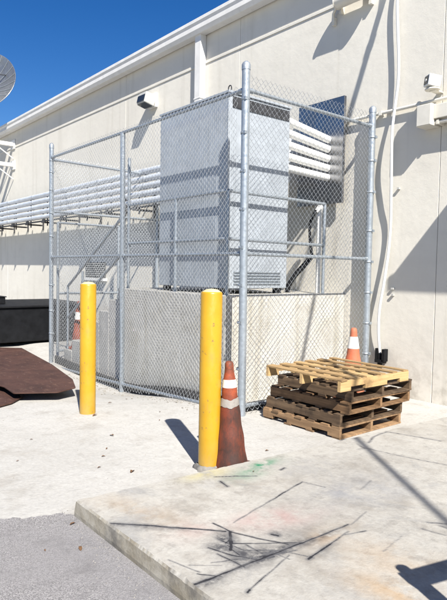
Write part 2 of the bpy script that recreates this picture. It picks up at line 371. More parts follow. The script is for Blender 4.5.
# rings: top grid, chipped arris, riser
n, m = px.shape
inset = np.clip(edge_noise(px[0], 0), -.004, .02)*.8+.010; py += inset[None,:]*np.clip(1-(gy-1.525)/.09, 0, 1)
lin = np.clip(edge_noise(gy[:,0], 2), -.004, .02)*.8+.008; px += lin[:,None]*np.clip(1-(gx+3.27)/.09, 0, 1)
V = np.stack([px, py, pz], -1).reshape(-1, 3).tolist()
idx = np.arange(n*m).reshape(n, m); F = np.stack([idx[:-1,:-1], idx[:-1,1:], idx[1:,1:], idx[1:,:-1]], -1).reshape(-1, 4).tolist()
border = list(idx[0,:]) + list(idx[1:,-1]) + list(idx[-1,-2::-1]) + list(idx[-2:0:-1,0])
def ring(zf, out):
    r = []
    for q in border:
        i, j = divmod(int(q), m); x, y = gx[i,j]+float(shift(gx[i,j], gy[i,j])), gy[i,j]
        if j == 0: x -= out
        if j == m-1: x += out
        if i == 0: y -= out
        if i == n-1: y += out
        V.append((x, y, zf(x, y))); r.append(len(V)-1)
    return r
chip = lambda x, y: .097 - .3*float(edge_noise(np.float64(x*1.3+y), 1))
r1 = ring(chip, .0); r2 = ring(lambda x, y: .03, .008); r3 = ring(lambda x, y: -.03, .004)
for A, B in ((border, r1), (r1, r2), (r2, r3)):
    for k in range(len(A)):
        k2 = (k+1) % len(A); F.append((int(A[k2]), int(A[k]), B[k], B[k2]))
me = bpy.data.meshes.new('loading_slab'); me.from_pydata(V, [], F); me.materials.append(SLAB); me.update()
for nm, arr in attrs.items():
    at = me.attributes.new(nm, 'FLOAT', 'POINT'); vals = np.zeros(len(V), np.float32); vals[:n*m] = arr.reshape(-1); at.data.foreach_set('value', vals)
o = bpy.data.objects.new('concrete_slab', me); C.objects.link(o); tag(o, kind='structure')

# ------------------------------------------------------------------ building
bld = thing('warehouse_building', 'long cream stucco building filling the right side of the photo', 'building', (0,0,0))
b = MB()
seams = [-60,-48,-36.5,-26,-18.6,-11.12,-7.35,-3.68,0,4,14]
for x0, x1 in zip(seams[:-1], seams[1:]):
    b.box((x0+.004, W, -.5), (x1-.004, W+.3, 5.9))
b.box((-60, W+.012, -.5), (14, W+.31, 5.88))
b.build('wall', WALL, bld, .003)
MB().box((-60, W+.3, -.5), (14, 40, 5.7)).build('rear_wall', WALL, bld)
MB().box((-60.1, W-.16, 5.90), (14.1, 40.1, 5.985)).build('roof', ROOF, bld, .01)
b = MB(); prof = [(W-.02,5.715),(W-.165,5.715),(W-.205,5.78),(W-.205,5.86),(W-.225,5.90),(W-.225,5.955),(W-.165,5.97),(W-.02,5.97)]
k = len(prof); vs = [(-60,y,z) for y, z in prof]+[(14,y,z) for y, z in prof]
b.add(vs, [tuple(range(k)), tuple(range(2*k-1,k-1,-1))]+[(i,(i+1)%k+0,(i+1)%k+k,i+k)[::-1] for i in range(k)])
b.build('gutter', WHITE, bld, .004)
MB().box((-60, W-.014, 5.225), (14, W-.002, 5.262)).build('wall_trim', CREAM, bld, .003)
for x in (-8.36, -31.0):
    b = MB().box((x-.085, W-.13, .2), (x+.085, W-.004, 5.72))
    for z in (.9, 2.7, 4.6): b.box((x-.10, W-.136, z), (x+.10, W-.003, z+.03))
    b.build('downspout', WHITE, bld, .006)
b = MB(); b.box((-12.95, W-.04, 1.34), (-11.97, W-.004, 1.70))
vt = b.build('wall_vent', DARK, bld, .004)
b = MB(); b.box((-13.02, W-.10, 1.26), (-11.90, W-.005, 1.325)); b.build('sill', WHITE, vt, .004)
b = MB()
for i in range(7):
    z = 1.375+i*.047; b.box((-12.92, W-.058, z), (-12.0, W-.041, z+.012))
b.build('louvre', FIXT, vt)

# ------------------------------------------------------------------ chain-link fence
FX0, FX1, FXM, FY = -9.65, -4.588, -7.17, 4.02
fence = thing('chain_link_fence', 'tall galvanised chain-link cage around the equipment beside the wall', 'fence', (FX1, FY, 0))
def fbuild(mb, name, mat, parent=fence, bevel=0):
    mb.v = [(x-FX1, y-FY, z) for x, y, z in mb.v]
    o = mb.build(name, mat, parent, bevel); return o
def fpost(x, y, top, r, lean=(0,0), cap=True):
    z0 = g(x, y)-.25
    b = MB(); b.tube([(x-lean[0], y-lean[1], z0), (x, y, top)], r, 20); p = fbuild(b, 'post', GALV)
    if cap:
        b = MB(); b.lathe([(r+.004,top-.05),(r+.004,top+.005),(r*.85,top+.025),(r*.4,top+.04),(.002,top+.045)], 20, Matrix.Translation((x,y,0))); fbuild(b, 'post_cap', GALV, p)
    return p
def bands(p, x, y, r, zs, nub):
    for z in zs:
        b = MB(); b.lathe([(r+.001,z-.012),(r+.004,z-.012),(r+.004,z+.012),(r+.001,z+.012)], 18, Matrix.Translation((x,y,0)), False)
        b.box((-.012,-.008,-.016), (.012,.03,.016), Matrix.Translation((x+nub[0]*(r+.008), y+nub[1]*(r+.008), z)))
        fbuild(b, 'tension_band', GALV, p)
p = fpost(FX0, FY, 3.66, .037); bands(p, FX0, FY, .037, (.4,.8,1.25,2.1,2.5,2.9,3.2,3.4), (1,0))
p = fpost(FXM, FY, 3.44, .036, (-.03,.0), False)
p = fpost(FX1, FY, 3.70, .043, (-.035,0)); bands(p, FX1, FY, .043, (.5,1.0,1.4,1.8,2.2,2.6,3.0,3.35), (.7,-.7))
p = fpost(FX1, W-.10, 3.66, .044); bands(p, FX1, W-.10, .044, (.5,.9,1.3,1.7,2.1,2.6,3.0,3.3), (1,0)); 
p = fpost(FX0, W-.10, 3.5, .036)
TOP, MID = 3.45, 1.735
def rail(a, c, r=.021, ends=True): 
    b = MB(); b.tube([a, c], r, 14)
    if ends:
        for e, f in ((a, c), (c, a)):
            e = Vector(e); d = (Vector(f)-e).normalized(); b.tube([e+d*.03, e+d*.095], r+.007, 14)
    return fbuild(b, 'rail', GALV)
rail((FX0,FY,TOP), (FX1,FY,TOP)); rail((FX1,FY,TOP), (FX1,W-.1,TOP-.01)); rail((FX0,FY,TOP-.03), (FX0,W-.1,TOP-.06))
rail((FX0,FY,MID), (FXM,FY,MID)); rail((FXM,FY,MID), (FX1,FY,MID)); rail((FX1,FY,MID), (FX1,W-.1,MID))
rail((FX0,FY,-.175), (FXM,FY,-.088)); rail((FXM,FY,-.088), (FX1,FY,.035)); rail((FX1,FY,.09), (FX1,W-.1,.09))
rail((FX0,FY,2.525), (FX0,W-.1,2.525))
def chain(A, B, z0f, z1, out, amp=.008, skip=None):
    A = np.array(A); B = np.array(B); L = np.linalg.norm(B-A); d = (B-A)/L; o = np.array(out); w = .0355; dz = .0355
    mb = MB(); r = .0021; k = 0; nw = int(L/w)
    for i in range(nw):
        u0 = i*w; zb = z0f(u0/L); ns = int((z1-zb)/dz)
        js = np.arange(ns+1); zz = z1-js*dz; par = (js+i) % 2
        u = u0+w*np.where(par, .96, .04)*1.0
        u = u + .006*np.sin(zz*1.7+u0*.9)+.004*np.sin(zz*4.1+u0*2.3)
        hh = np.clip(zz-zb, 0, 9)
        off = amp*np.sin(u0*2.1+zz*1.3)+amp*.6*np.sin(u0*5.3-zz*2.9)+.05*np.exp(-hh/.12)*(.5+.5*np.sin(u0*3.3+1))
        off = off + np.where((js//1+i) % 2, .0022, -.0022)
        P = A[None,:2]+np.outer(u, d[:2])+np.outer(off, o); base = len(mb.v); nn = len(js)
        dirs = ((d[0], d[1], 0), (o[0], o[1], 0))
        for q in range(nn):
            x, y, z = P[q,0], P[q,1], zz[q]
            s = 1 if par[q] else -1
            # three-sided wire section
            mb.v += [(x+o[0]*r*1.15, y+o[1]*r*1.15, z), (x-o[0]*r*.6+d[0]*r*.8, y-o[1]*r*.6+d[1]*r*.8, z+s*r*.8), (x-o[0]*r*.6-d[0]*r*.8, y-o[1]*r*.6-d[1]*r*.8, z-s*r*.8)]
        for q in range(nn-1):
            a = base+q*3; c = a+3
            for e in range(3): mb.f.append((a+e, a+(e+1)%3, c+(e+1)%3, c+e)); mb.sm.append(True)
    fbuild(mb, 'chain_mesh', WIRE)
chain((FX0+.05,FY-.03), (FX1-.05,FY-.03), lambda t: g(FX0+(FX1-FX0)*t, FY-.03)+.02, TOP+.045, (0,-1))
chain((FX1+.03,FY+.05), (FX1+.03,W-.15), lambda t: .02, TOP+.15, (1,0))
chain((FX0-.03,W-.15), (FX0-.03,FY+1.40), lambda t: .03, TOP+.03, (-1,0))
chain((FX0-.03,FY+1.40), (FX0-.03,FY+.05), lambda t: 2.52, TOP+.03, (-1,0))
# gate in the far end of the cage
gb = MB(); gy0, gy1 = FY+.12, FY+1.32
for y in (gy0, gy1): gb.tube([(FX0,y,.06),(FX0,y,2.345)], .024, 12)
for z in (.08, 1.10, 2.34): gb.tube([(FX0,gy0,z),(FX0,gy1,z)], .020, 12)
gate = fbuild(gb, 'gate', GALV)
lb = MB(); lb.box((FX0+.02,gy1-.03,1.0),(FX0+.06,gy1+.1,1.06)); lb.tube([(FX0+.05,gy1+.02,.85),(FX0+.05,gy1+.02,1.2)], .012, 10); fbuild(lb, 'latch', GALV, gate)
chain((FX0-.012,gy1), (FX0-.012,gy0), lambda t: .08, 2.34, (-1,0), .003)
fpost(FX0, gy1+.09, TOP-.03, .036, (0,0), False)
# dark board along the foot of the mesh
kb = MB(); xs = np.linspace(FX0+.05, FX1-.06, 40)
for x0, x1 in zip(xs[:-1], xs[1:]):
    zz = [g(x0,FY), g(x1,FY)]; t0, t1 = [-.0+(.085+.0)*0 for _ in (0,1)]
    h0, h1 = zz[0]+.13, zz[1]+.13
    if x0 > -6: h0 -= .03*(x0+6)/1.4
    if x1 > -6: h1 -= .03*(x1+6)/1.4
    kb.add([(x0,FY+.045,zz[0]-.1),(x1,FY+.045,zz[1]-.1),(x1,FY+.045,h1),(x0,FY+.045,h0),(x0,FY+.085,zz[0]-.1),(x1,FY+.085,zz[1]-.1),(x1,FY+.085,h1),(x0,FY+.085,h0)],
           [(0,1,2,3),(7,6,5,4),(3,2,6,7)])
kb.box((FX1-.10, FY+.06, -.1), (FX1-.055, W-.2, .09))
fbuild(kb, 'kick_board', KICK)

# ------------------------------------------------------------------ platform, steps, railing
PX0, PX1, PY, PZ = -7.55, -5.03, 4.17, 1.27
plat = thing('concrete_platform', 'raised weathered concrete platform with steps inside the chain-link cage', 'platform', (0,0,0))
MB().box((PX0,PY,-.4), (PX1,W-.003,PZ)).build('platform_block', PLAT, plat, .012)
for i in range(1, 7):
    MB().box((PX0-.33*i, PY+.03, -.4), (PX0-.33*(i-1)-.002*i, 5.45, PZ-.19*i)).build('step', STEP, plat, .010)
rl = thing('platform_railing', 'grey two-rail pipe railing on the concrete platform edge', 'railing', (PX1-.05,PY+.06,PZ))
RX, RY = PX1-.06, PY+.055
def rb(mb, name, mat=GALV, parent=rl, bevel=0):
    mb.v = [(x-(PX1-.05), y-(PY+.06), z-PZ) for x, y, z in mb.v]; return mb.build(name, mat, parent, bevel)
for x, y, h in ((RX,RY,1.20),(-6.14,RY,1.20),(-7.34,RY,1.88),(RX,5.90,1.18)): rb(MB().tube([(x,y,PZ-.02),(x,y,PZ+h)], .023, 14), 'railing_post')
rb(MB().tube([(-7.49,RY,PZ-.3),(-7.49,RY,PZ+1.2)], .023, 14), 'railing_post')
for h in (1.20, .65):
    rb(MB().tube([(-7.36,RY,PZ+h),(RX,RY,PZ+h)], .021, 14), 'railing_rail'); rb(MB().tube([(RX,RY,PZ+h),(RX,5.90,PZ+h-.01)], .021, 14), 'railing_rail')
for dz in (.97, .43): rb(MB().tube([(-7.49,RY,PZ+dz+.10),(-9.42,RY,PZ+dz+.10-1.11)], .021, 14), 'handrail')
rb(MB().tube([(-8.84,RY,.35),(-8.84,RY,1.50)], .020, 12), 'railing_post'); rb(MB().tube([(-9.42,RY,.1),(-9.42,RY,1.25)], .020, 12), 'railing_post')
b = MB()                                   # twist of wire and chain at the top of the steps
for k in range(16):
    a = k*1.1; b.tube([(-7.49+.05*math.cos(a), RY+.04*math.sin(a), 2.36+.016*k), (-7.43+.06*math.cos(a+1), RY+.05*math.sin(a+1), 2.38+.016*k)], .008, 6)
rb(b, 'wire_tie', DARK)

# ------------------------------------------------------------------ equipment cabinet and pipes
TX0, TX1, TY0, TY1, TZ0, TZ1 = -6.66, -5.215, 4.31, 5.33, 1.34, 3.62
tk = thing('equipment_cabinet', 'tall pale galvanised sheet-metal cabinet standing on the concrete platform', 'cabinet', (TX1,TY0,PZ))
def tb(mb, name, mat, parent=tk, bevel=0):
    mb.v = [(x-TX1, y-TY0, z-PZ) for x, y, z in mb.v]; return mb.build(name, mat, parent, bevel)
tb(MB().box((TX0,TY0,TZ0),(TX1,TY1,TZ1)), 'cabinet_body', TANK, bevel=.006)
tb(MB().box((TX0-.01,TY0-.012,TZ1+.002),(TX1+.02,TY1+.01,TZ1+.03)), 'cabinet_lid', TANK, bevel=.004)
tb(MB().box((TX1+.002,TY0+.06,TZ1-.155),(TX1+.012,TY1-.02,TZ1-.03)), 'dark_strip', DARK)  # plain dark band just below the lid, right-hand face only
b = MB()
for i in range(5): b.box((TX1+.001, TY0+.12, TZ0+.05+i*.035), (TX1+.016, TY1-.12, TZ0+.062+i*.035))
tb(b, 'louvre', GALV)
for a in ((TX0+.05,TY0+.04),(TX1-.13,TY0+.04),(TX0+.05,TY1-.12),(TX1-.13,TY1-.12)): tb(MB().box((a[0],a[1],PZ-.003),(a[0]+.08,a[1]+.08,TZ0)), 'base_foot', DARK)
b = MB(); b.box((TX1-.004,TY0-.004,TZ0+.01),(TX1+.004,TY0+.05,TZ1-.002)); tb(b, 'corner_trim', TANK)
b = MB(); cx, cz = TX1-.03, TZ1+.065
b.tube([(cx+.028*math.cos(a), TY0+.04, cz+.032*math.sin(a)) for a in np.linspace(0, 2*math.pi, 15)], .007, 8, False); tb(b, 'lifting_eye', DARK)
pb = thing('pipe_bank', 'five long silver pipes running side by side along the wall to the left', 'pipes', (-20,W,0))
PYB = W-.44
def pk(mb, name, mat, parent): mb.v = [(q+20, y-W, zz) for q, y, zz in mb.v]; return mb.build(name, mat, parent)
for i in range(5):
    z = 2.87+i*.140
    pp = pk(MB().tube([(-29,PYB,z),(-5.75,PYB,z)], .060, 18), 'pipe', JACK, pb)
    for x in np.arange(-28.6, -6.2, 1.9): pk(MB().tube([(x,PYB,z),(x+.075,PYB,z)], .0635, 18), 'pipe_coupling', BAND, pp)
for k, x in enumerate(np.arange(-28.3, -6, 1.15)):
    b = MB(); b.box((x-.02,PYB+.064,2.64),(x+.02,PYB+.085,3.49)); b.box((x-.02,PYB-.085,2.70),(x+.02,W-.002,2.74)); b.box((x-.021,W-.03,2.60),(x+.021,W-.003,3.3)); b.box((x-.05,PYB-.05,2.71),(x+.05,PYB+.0,2.80))
    pk(b, 'pipe_bracket', DARK, pb)
pk(MB().box((-29,PYB-.03,2.745),(-6,PYB+.03,2.775)), 'pipe_ledger', DARK, pb)
ps = thing('pipe_stack', 'stack of five white pipes between the cabinet and the shiny blue panel', 'pipes', (-5.3,W-.15,2.8))
for i in range(5):
    z = 2.86+i*.130; b = MB().tube([(-5.285,TY1-.05,z+.035+i*.022),(-5.285,W-.135,z)], .050, 18); b.v = [(x+5.3, y-W+.15, zz-2.8) for x, y, zz in b.v]; b.build('pipe', PVC, ps)
    
b = MB().box((-5.86,W-.13,2.50),(-5.03,W-.085,3.93)); o = b.build('metal_panel', MIRR, None, .004); tag(o, 'shiny blue-grey sheet metal panel on the wall behind the white pipes', 'panel')
st = thing('standpipe', 'white vertical pipe with black straps beside the cabinet on the platform', 'pipe', (-5.22,5.95,PZ))
MB().tube([(0,0,-.02),(0,0,1.12)], .034, 14).build('pipe', PVC, st)
MB().tube([(-.03,-.01,1.10),(.03,.01,1.18)], .05, 14).build('pipe_cap', PVC, st)
b = MB(); b.tube(spline([(-.02,-.05,1.12),(-.075,-.10,.95),(-.07,-.10,.7),(-.055,-.06,.48)]), .020, 10); b.build('strap', BLACK, st)
b = MB(); b.tube(spline([(-.05,-.08,.50),(-.10,-.14,.40),(-.20,-.26,.22),(-.25,-.32,.08),(-.25,-.33,-.0)]), .036, 12); b.build('hose', BLACK, st)

# ------------------------------------------------------------------ fixtures on the wall
def local(mb, o): mb.v = [(x-o[0], y-o[1], z-o[2]) for x, y, z in mb.v]; return mb
# wall pack above the fence
c0 = (-10.0, W, 4.93); fl = thing('wall_floodlight', 'boxy grey floodlight on the wall high above the fence, tilted downwards', 'light', c0)
MB().box((-.11,-.06,-.14),(.16,-.003,.14)).build('back_plate', WHITE, fl, .008)
m = Matrix.Translation((.0,-.18,.0)) @ Matrix.Rotation(rad(-14),4,'X')
MB().box((-.15,-.11,-.115),(.15,.13,.11), m).build('lamp_housing', FIXT, fl, .02)
MB().box((-.135,-.122,-.09),(.135,-.111,.045), m).build('lamp_glass', GLASS, fl, .004)
MB().box((-.135,-.09,-.127),(.135,.09,-.116), m).build('lamp_lens', GLASS, fl, .003)
# raceway with junction box, spotlight on its conduit
jb = thing('junction_box', 'square cream junction box with a wide raceway running off to the right', 'electrical box', (-3.8,W,3.42))
MB().box((-.085,-.205,-.135),(.105,-.003,.115)).build('box_body', CREAM, jb, .006)
MB().box((-.078,-.2125,-.128),(.098,-.206,.108)).build('box_cover', CREAM, jb, .003)
MB().box((.106,-.15,-.06),(3.2,-.003,.10)).build('raceway', CREAM, jb, .005)
b = MB().tube([(.106,-.11,-.10),(3.2,-.11,-.10)], .022, 12)
for x in (.15,.75,1.5): b.box((x-.015,-.14,-.125),(x+.015,-.003,-.075))
b.build('lower_conduit', CREAM, jb)
cd = thing('wall_conduit', 'thin cream conduit fixed level along the wall above the junction box', 'conduit', (-4.4,W,3.60))
MB().tube([(-.95,-.045,0),(4.0,-.045,0)], .021, 12).build('conduit_pipe', CREAM, cd)
for x in (-.7,-.1,.45,1.2): MB().box((x-.02,-.07,-.028),(x+.02,-.003,.028)).build('conduit_clip', CREAM, cd)
sp = thing('spotlight', 'small white cube spotlight with dark lens above the junction box', 'light', (-3.70,W,3.70))
m = Matrix.Translation((.0,-.19,.075)) @ Matrix.Rotation(rad(-32),4,'Z') @ Matrix.Rotation(rad(-8),4,'X')
MB().box((-.062,-.075,-.062),(.062,.075,.068), m).build('lamp_housing', PVC, sp, .008)
MB().box((-.046,-.082,-.044),(.046,-.076,.05), m).build('lens', GLASS, sp, .002)
b = MB(); b.lathe([(.002,-.0835),(.014,-.0835),(.016,-.083)], 14, m @ Matrix.Rotation(rad(0),4,'X')) if False else None
MB().lathe([(.001,0),(.017,0),(.017,.004),(.001,.004)], 14, m @ Matrix.Translation((0,-.082,.0)) @ Matrix.Rotation(rad(90),4,'X')).build('bulb', PVC, sp)
b = MB(); b.lathe([(.085,-.012),(.085,0),(.055,.012),(.02,.016)], 20, Matrix.Translation((-.01,-.17,.0))); b.tube([(0,-.17,.0),(0,-.17,.03)], .02, 10); b.box((-.05,-.17,-.02),(.03,-.003,-.008)); b.build('mounting_base', CREAM, sp)
# slack cable
pts = [(-4.27,-.03,5.9),(-4.285,-.05,5.3),(-4.30,-.06,4.9),(-4.255,-.06,4.25),(-4.25,-.06,3.95),(-4.285,-.055,3.66),(-4.285,-.10,3.35),(-4.27,-.12,3.05),(-4.28,-.09,2.6),(-4.30,-.05,2.2),(-4.31,-.06,1.85),(-4.34,-.09,1.45),(-4.39,-.10,1.1),(-4.41,-.08,.8),(-4.40,-.045,.5)]
wc = thing('wall_cable', 'loose white cable hanging down the wall beside the right fence post', 'cable', (0,W,0))
MB().tube(spline(pts), .017, 10).build('cable_run', PVC, wc)
for q, z in ((-4.22,2.62),(-4.255,1.28),(-4.26,1.36)): MB().box((q-.016,-.035,z-.010),(q+.016,-.003,z+.014)).build('cable_clip', FIXT, wc)
b = MB(); b.box((-4.45,-.09,.40),(-4.33,-.003,.44)); b.box((-4.46,-.07,.40),(-4.42,-.003,.58)); b.box((-4.345,-.09,.42),(-4.305,-.01,.58)); b.tube([(-4.40,-.045,.30),(-4.40,-.045,.52)], .03, 10); b.build('cable_socket', BLACK, wc)
# tube fixture below the eave
tf = thing('tube_fixture', 'cream cylinder fixture on two wall brackets right under the eave', 'fixture', (-4.93,W,5.19))
MB().tube([(-.26,-.14,0),(.22,-.14,0)], .085, 24).build('cylinder', CREAM, tf, .006)
b = MB(); b.tube([(-.27,-.14,0),(-.262,-.14,0)], .092, 24); b.build('end_collar', CREAM, tf); MB().tube([(.205,-.14,0),(.235,-.14,0)], .093, 24).build('end_collar', CREAM, tf)
b = MB(); b.tube([(-.30,-.10,-.02),(-.36,-.07,-.05),(-.40,-.05,-.08),(-.40,-.05,-.2)], .020, 10); b.box((-.42,-.06,-.23),(-.375,-.003,-.13)); b.build('bracket', CREAM, tf); MB().box((.195,-.06,-.15),(.24,-.003,.13)).build('bracket', CREAM, tf); MB().box((-.28,-.07,-.12),(-.25,-.003,.13)).build('bracket', CREAM, tf)

# satellite dish on wall arms
Dc = Vector((-18.45, 5.55, 6.95)); R = 1.08; nrm = Vector((.70,-.60,.40)).normalized()
ds = thing('satellite_dish', 'large silver ribbed satellite dish on wall arms at the left edge', 'satellite dish', (Dc.x, W, 4.4))
rot = nrm.to_track_quat('Z', 'Y').to_matrix().to_4x4(); M = Matrix.Translation(Dc-Vector((Dc.x,W,4.4))) @ rot
f = .34*2*R; b = MB(); pr = [(R*q, (R*q)**2/(4*f)) for q in np.linspace(.03, 1, 14)]
b.lathe(pr + [(R*1.012, pr[-1][1]+.004), (R*1.012, pr[-1][1]-.02), (R*.98, pr[-1][1]-.03)] + [(r_, z_-.02) for r_, z_ in pr[::-1][1:]], 64, M)
b.build('reflector', m_galv('dish_metal', (.27,.28,.29), .30, .7, 7), ds)
b = MB()
for k in range(24):
    a = 2*math.pi*k/24; b.tube([M @ Vector((r_*math.cos(a), r_*math.sin(a), z_+.006)) for r_, z_ in pr[2:]], .011, 6)
b.build('rib', GALV, ds)
b = MB()
for k in range(3):
    a = 2*math.pi*k/3+.5; r_ = R*.72; b.tube([M @ Vector((r_*math.cos(a), r_*math.sin(a), r_*r_/(4*f))), M @ Vector((.04*math.cos(a), .04*math.sin(a), f*.95))], .013, 8)
b.tube([M @ Vector((0,0,f*.82)), M @ Vector((0,0,f*1.1))], .075, 14); b.build('feed_arm', DARK, ds)
b = MB(); L = Vector((Dc.x, W, 4.4)); mx, my = .40, -.62
b.tube([(mx,my,-.35),(mx,my,2.2)], .055, 14); b.tube([(mx,my,2.15), Dc-L-nrm*.06], .05, 12); b.tube([Dc-L-nrm*.10, Dc-L-nrm*.0], .16, 16); b.build('mast', GALV, ds)
for z in (.30, .93):
    b = MB(); b.box((mx-.09,my-.06,z-.05),(mx+.05,-.004,z+.06)); b.box((mx-.20,-.03,z-.14),(mx+.16,-.003,z+.14)); b.tube([(mx,my+.02,z-.04),(mx,-.02,z-.42)], .02, 8); b.build('wall_arm', WHITE, ds, .004)

# ------------------------------------------------------------------ bollards, cones
CAPM = m_simple('domed_cap', (.50,.43,.25), .6, 0, .1)
COLL = m_simple('collar_mortar', (.17,.16,.145), .9, 0, .3, 18, .003)
def bollard(loc, label, collar=True):
    r = .0845; t = thing('bollard', label, 'bollard', loc, 0, 'yellow steel pipe bollards in front of the fence')
    b = MB(); b.lathe([(r,-.2),(r,1.372),(r-.004,1.382),(r-.010,1.386)], 36); b.build('pipe', YEL, t)
    b = MB(); b.lathe([(r-.010,1.384),(r-.02,1.393),(r*.5,1.405),(.003,1.410)], 36); b.build('domed_top', CAPM, t)
    if not collar: return t
    b = MB(); n = 22; ring_ = lambda k, z: [(k*(1+.10*math.sin(i*1.9)+.06*math.sin(i*3.7))*math.cos(2*math.pi*i/n), k*(1+.10*math.sin(i*1.9))*math.sin(2*math.pi*i/n), z) for i in range(n)]
    vs = ring_(r+.035,-.02)+ring_(r+.026,.022)+ring_(r+.002,.040); b.add(vs, [(q*n+i, q*n+(i+1)%n, (q+1)*n+(i+1)%n, (q+1)*n+i) for q in (0,1) for i in range(n)], True)
    b.build('concrete_collar', COLL, t); return t
bollard((-3.475,2.735,0), 'nearer yellow pipe bollard with a dirty traffic cone leaning by it')
bollard((-5.61,2.745,g(-5.61,2.745)), 'farther yellow pipe bollard beside the rusty plates, left of the cage', False)
OLDREFL = m_simple('worn_reflective_band', (.25,.23,.21), .6, 0, .15, 9, .002, .3, ((.07,.035,.025), .95))
def cone(loc, label, h, rb_, rt, mat, bands_, flange, rz=0, tat=False, tilt=(0,0), bw=.07):
    t = thing('traffic_cone', label, 'traffic cone', loc, rz, 'traffic cones'); t.rotation_euler = (tilt[0], tilt[1], rz)
    rr = lambda z: rb_+(rt-rb_)*z/h
    b = MB(); b.lathe([(rr(z)+.003*math.sin(z*31), z) for z in np.linspace(.03, h-.015, 24)]+[(rt*.8,h),(rt*.3,h+.003)], 30); b.build('cone_body', mat, t)
    if flange:
        b = MB(); q = flange; c = q*.7; b.prism([(q,c),(c,q),(-c,q),(-q,c),(-q,-c),(-c,-q),(c,-q),(q,-c)], 0, .032); b.build('cone_base', mat, t, .006)
    for z in bands_:
        b = MB(); n = 30; z0, z1 = z, z+bw; vs = []
        for zz in (z0, (z0+z1)/2, z1):
            for i in range(n):
                a = 2*math.pi*i/n; j = (.006*math.sin(i*.41+1)+.004*math.sin(i*.83+2)+.003*math.sin(i*1.9)) if (tat and z == bands_[0]) else 0
                e = .0035+(abs(j)*.35 if tat else 0); r = rr(zz+j)+e; vs.append((r*math.cos(a), r*math.sin(a), zz+j))
        b.add(vs, [(q*n+i, q*n+(i+1)%n, (q+1)*n+(i+1)%n, (q+1)*n+i) for q in (0,1) for i in range(n)], True); b.build('reflective_band', OLDREFL if tat and z == bands_[0] else REFL, t)
    return t
DIRTY = m_cone('dirty_cone_rubber', (.15,.032,.015), (.045,.022,.017), 1.); ORANGE = m_cone('orange_cone_rubber', (.46,.115,.05), (.36,.14,.09), .6); OLD = m_cone('old_cone_rubber', (.34,.075,.035), (.14,.05,.035), .8)
cone((-3.375,2.875,.0), 'tall grimy brown-red traffic cone against the nearer yellow bollard', .845, .138, .030, DIRTY, (.50,.645), .15, .3, True, (rad(1),rad(-1.5)), .062)
cone((-4.40,5.70,0), 'clean orange traffic cone standing behind the pallet stack near the wall', .875, .165, .032, ORANGE, (.625,), .19, .2, False, (0,0), .145)
cone((-9.37,4.40,.131), 'faded traffic cone standing on a low concrete step inside the cage', .84, .125, .028, OLD, (.52,), .155, .1, False, (0,0), .13)

# ------------------------------------------------------------------ pallets (local frame: stringers along x, front corner at origin, running to -x and +y)
def pallet_parts(root, L, D, H, mat, seed, notch=True, gaps=7, bottom=True, warp=.0):
    r = random.Random(seed); t = .016; hs = H-t*(2 if bottom else 1)
    z0 = t if bottom else 0
    for k, y in enumerate((.0, D/2-.019, D-.038)):
        b = MB(); y0, y1 = y+.002, y+.036
        if notch:
            nl, nh = .20*L/1.0, hs*.40
            for (a, c, zz) in ((0,.14*L,0),(.14*L,.14*L+nl,nh),(.14*L+nl,L-.14*L-nl,0),(L-.14*L-nl,L-.14*L,nh),(L-.14*L,L,0)):
                b.box((-c-0.0, y0, z0+zz), (-a, y1, z0+hs))
        else: b.box((-L, y0, z0), (0, y1, z0+hs))
        b.build('stringer', mat, root)
    for nm, zz, cnt in (('top_deck', z0+hs, gaps), ('bottom_deck', 0, 4)):
        if nm == 'bottom_deck' and not bottom: continue
        b = MB(); bt = []; w = .092
        for i in range(cnt):
            ww = w*(1.0+r.uniform(-.12,.1)); x = i*(L-w)/(cnt-1); q = r.uniform(-.010,.010); s = r.uniform(-.03,.03) if i not in (0,cnt-1) else r.uniform(-.003,.003)
            m_ = Matrix.Translation((-x-ww/2, D/2, zz+.0008)) @ Matrix.Rotation(s,4,'Z') @ Matrix.Rotation(r.uniform(-1,1)*warp,4,'Y')
            b.box((-ww/2, -D/2+q, 0), (ww/2, D/2+q, t-.001), m_); bt += [r.random()]*8
        o = b.build(nm, mat, root, .0)
        at = o.data.attributes.new('board', 'FLOAT', 'POINT'); at.data.foreach_set('value', bt)
W_DARK = m_wood('dark_pallet_wood', (.065,.042,.026), (.15,.10,.06), (.028,.02,.015), 0)
W_BRN = m_wood('brown_pallet_wood', (.13,.075,.038), (.26,.155,.08), (.055,.034,.022), 0)
W_BRN2 = m_wood('tan_pallet_wood', (.18,.11,.06), (.33,.21,.115), (.07,.044,.028), 0)
W_TOP = m_wood('pale_pallet_wood', (.36,.235,.105), (.50,.345,.17), (.14,.085,.042), 0)
PG = 'wooden pallets stacked by the fence'
H = .115
for i, (lab, mat, loc, L, D, rz, nt) in enumerate((
  ('bottom pallet of the wooden stack, brown with notched sides, resting on the ground', W_BRN2, (-3.345,4.165), 1.02, 1.0, .01, True),
  ('dark grey-brown pallet second from the bottom of the wooden stack', W_DARK, (-3.36,4.185), 1.00, .99, -.012, False),
  ('reddish brown pallet in the middle of the wooden stack', W_BRN, (-3.305,4.245), 1.03, 1.02, .015, False),
  ('dark weathered pallet directly beneath the pale top pallet', W_DARK, (-3.315,4.285), .98, .98, -.01, False))):
    t = thing('wooden_pallet', lab, 'pallet', (loc[0], loc[1], H*i+.001), rz, PG)
    pallet_parts(t, L, D, H-.002, mat, 20+i, nt)
t = thing('wooden_pallet', 'pale yellowish pallet lying crooked on top of the wooden stack', 'pallet', (-3.33,4.10,H*4+.001), rad(-90)+.06, PG)
t.rotation_euler = (rad(.6), rad(-.8), rad(-90)+rad(6)); t.location = (-4.25, 4.07, H*4+.004)
W_TOP2 = W_TOP
pallet_parts(t, 1.10, .97, H-.002, W_TOP, 41, True, 6, False, .06)
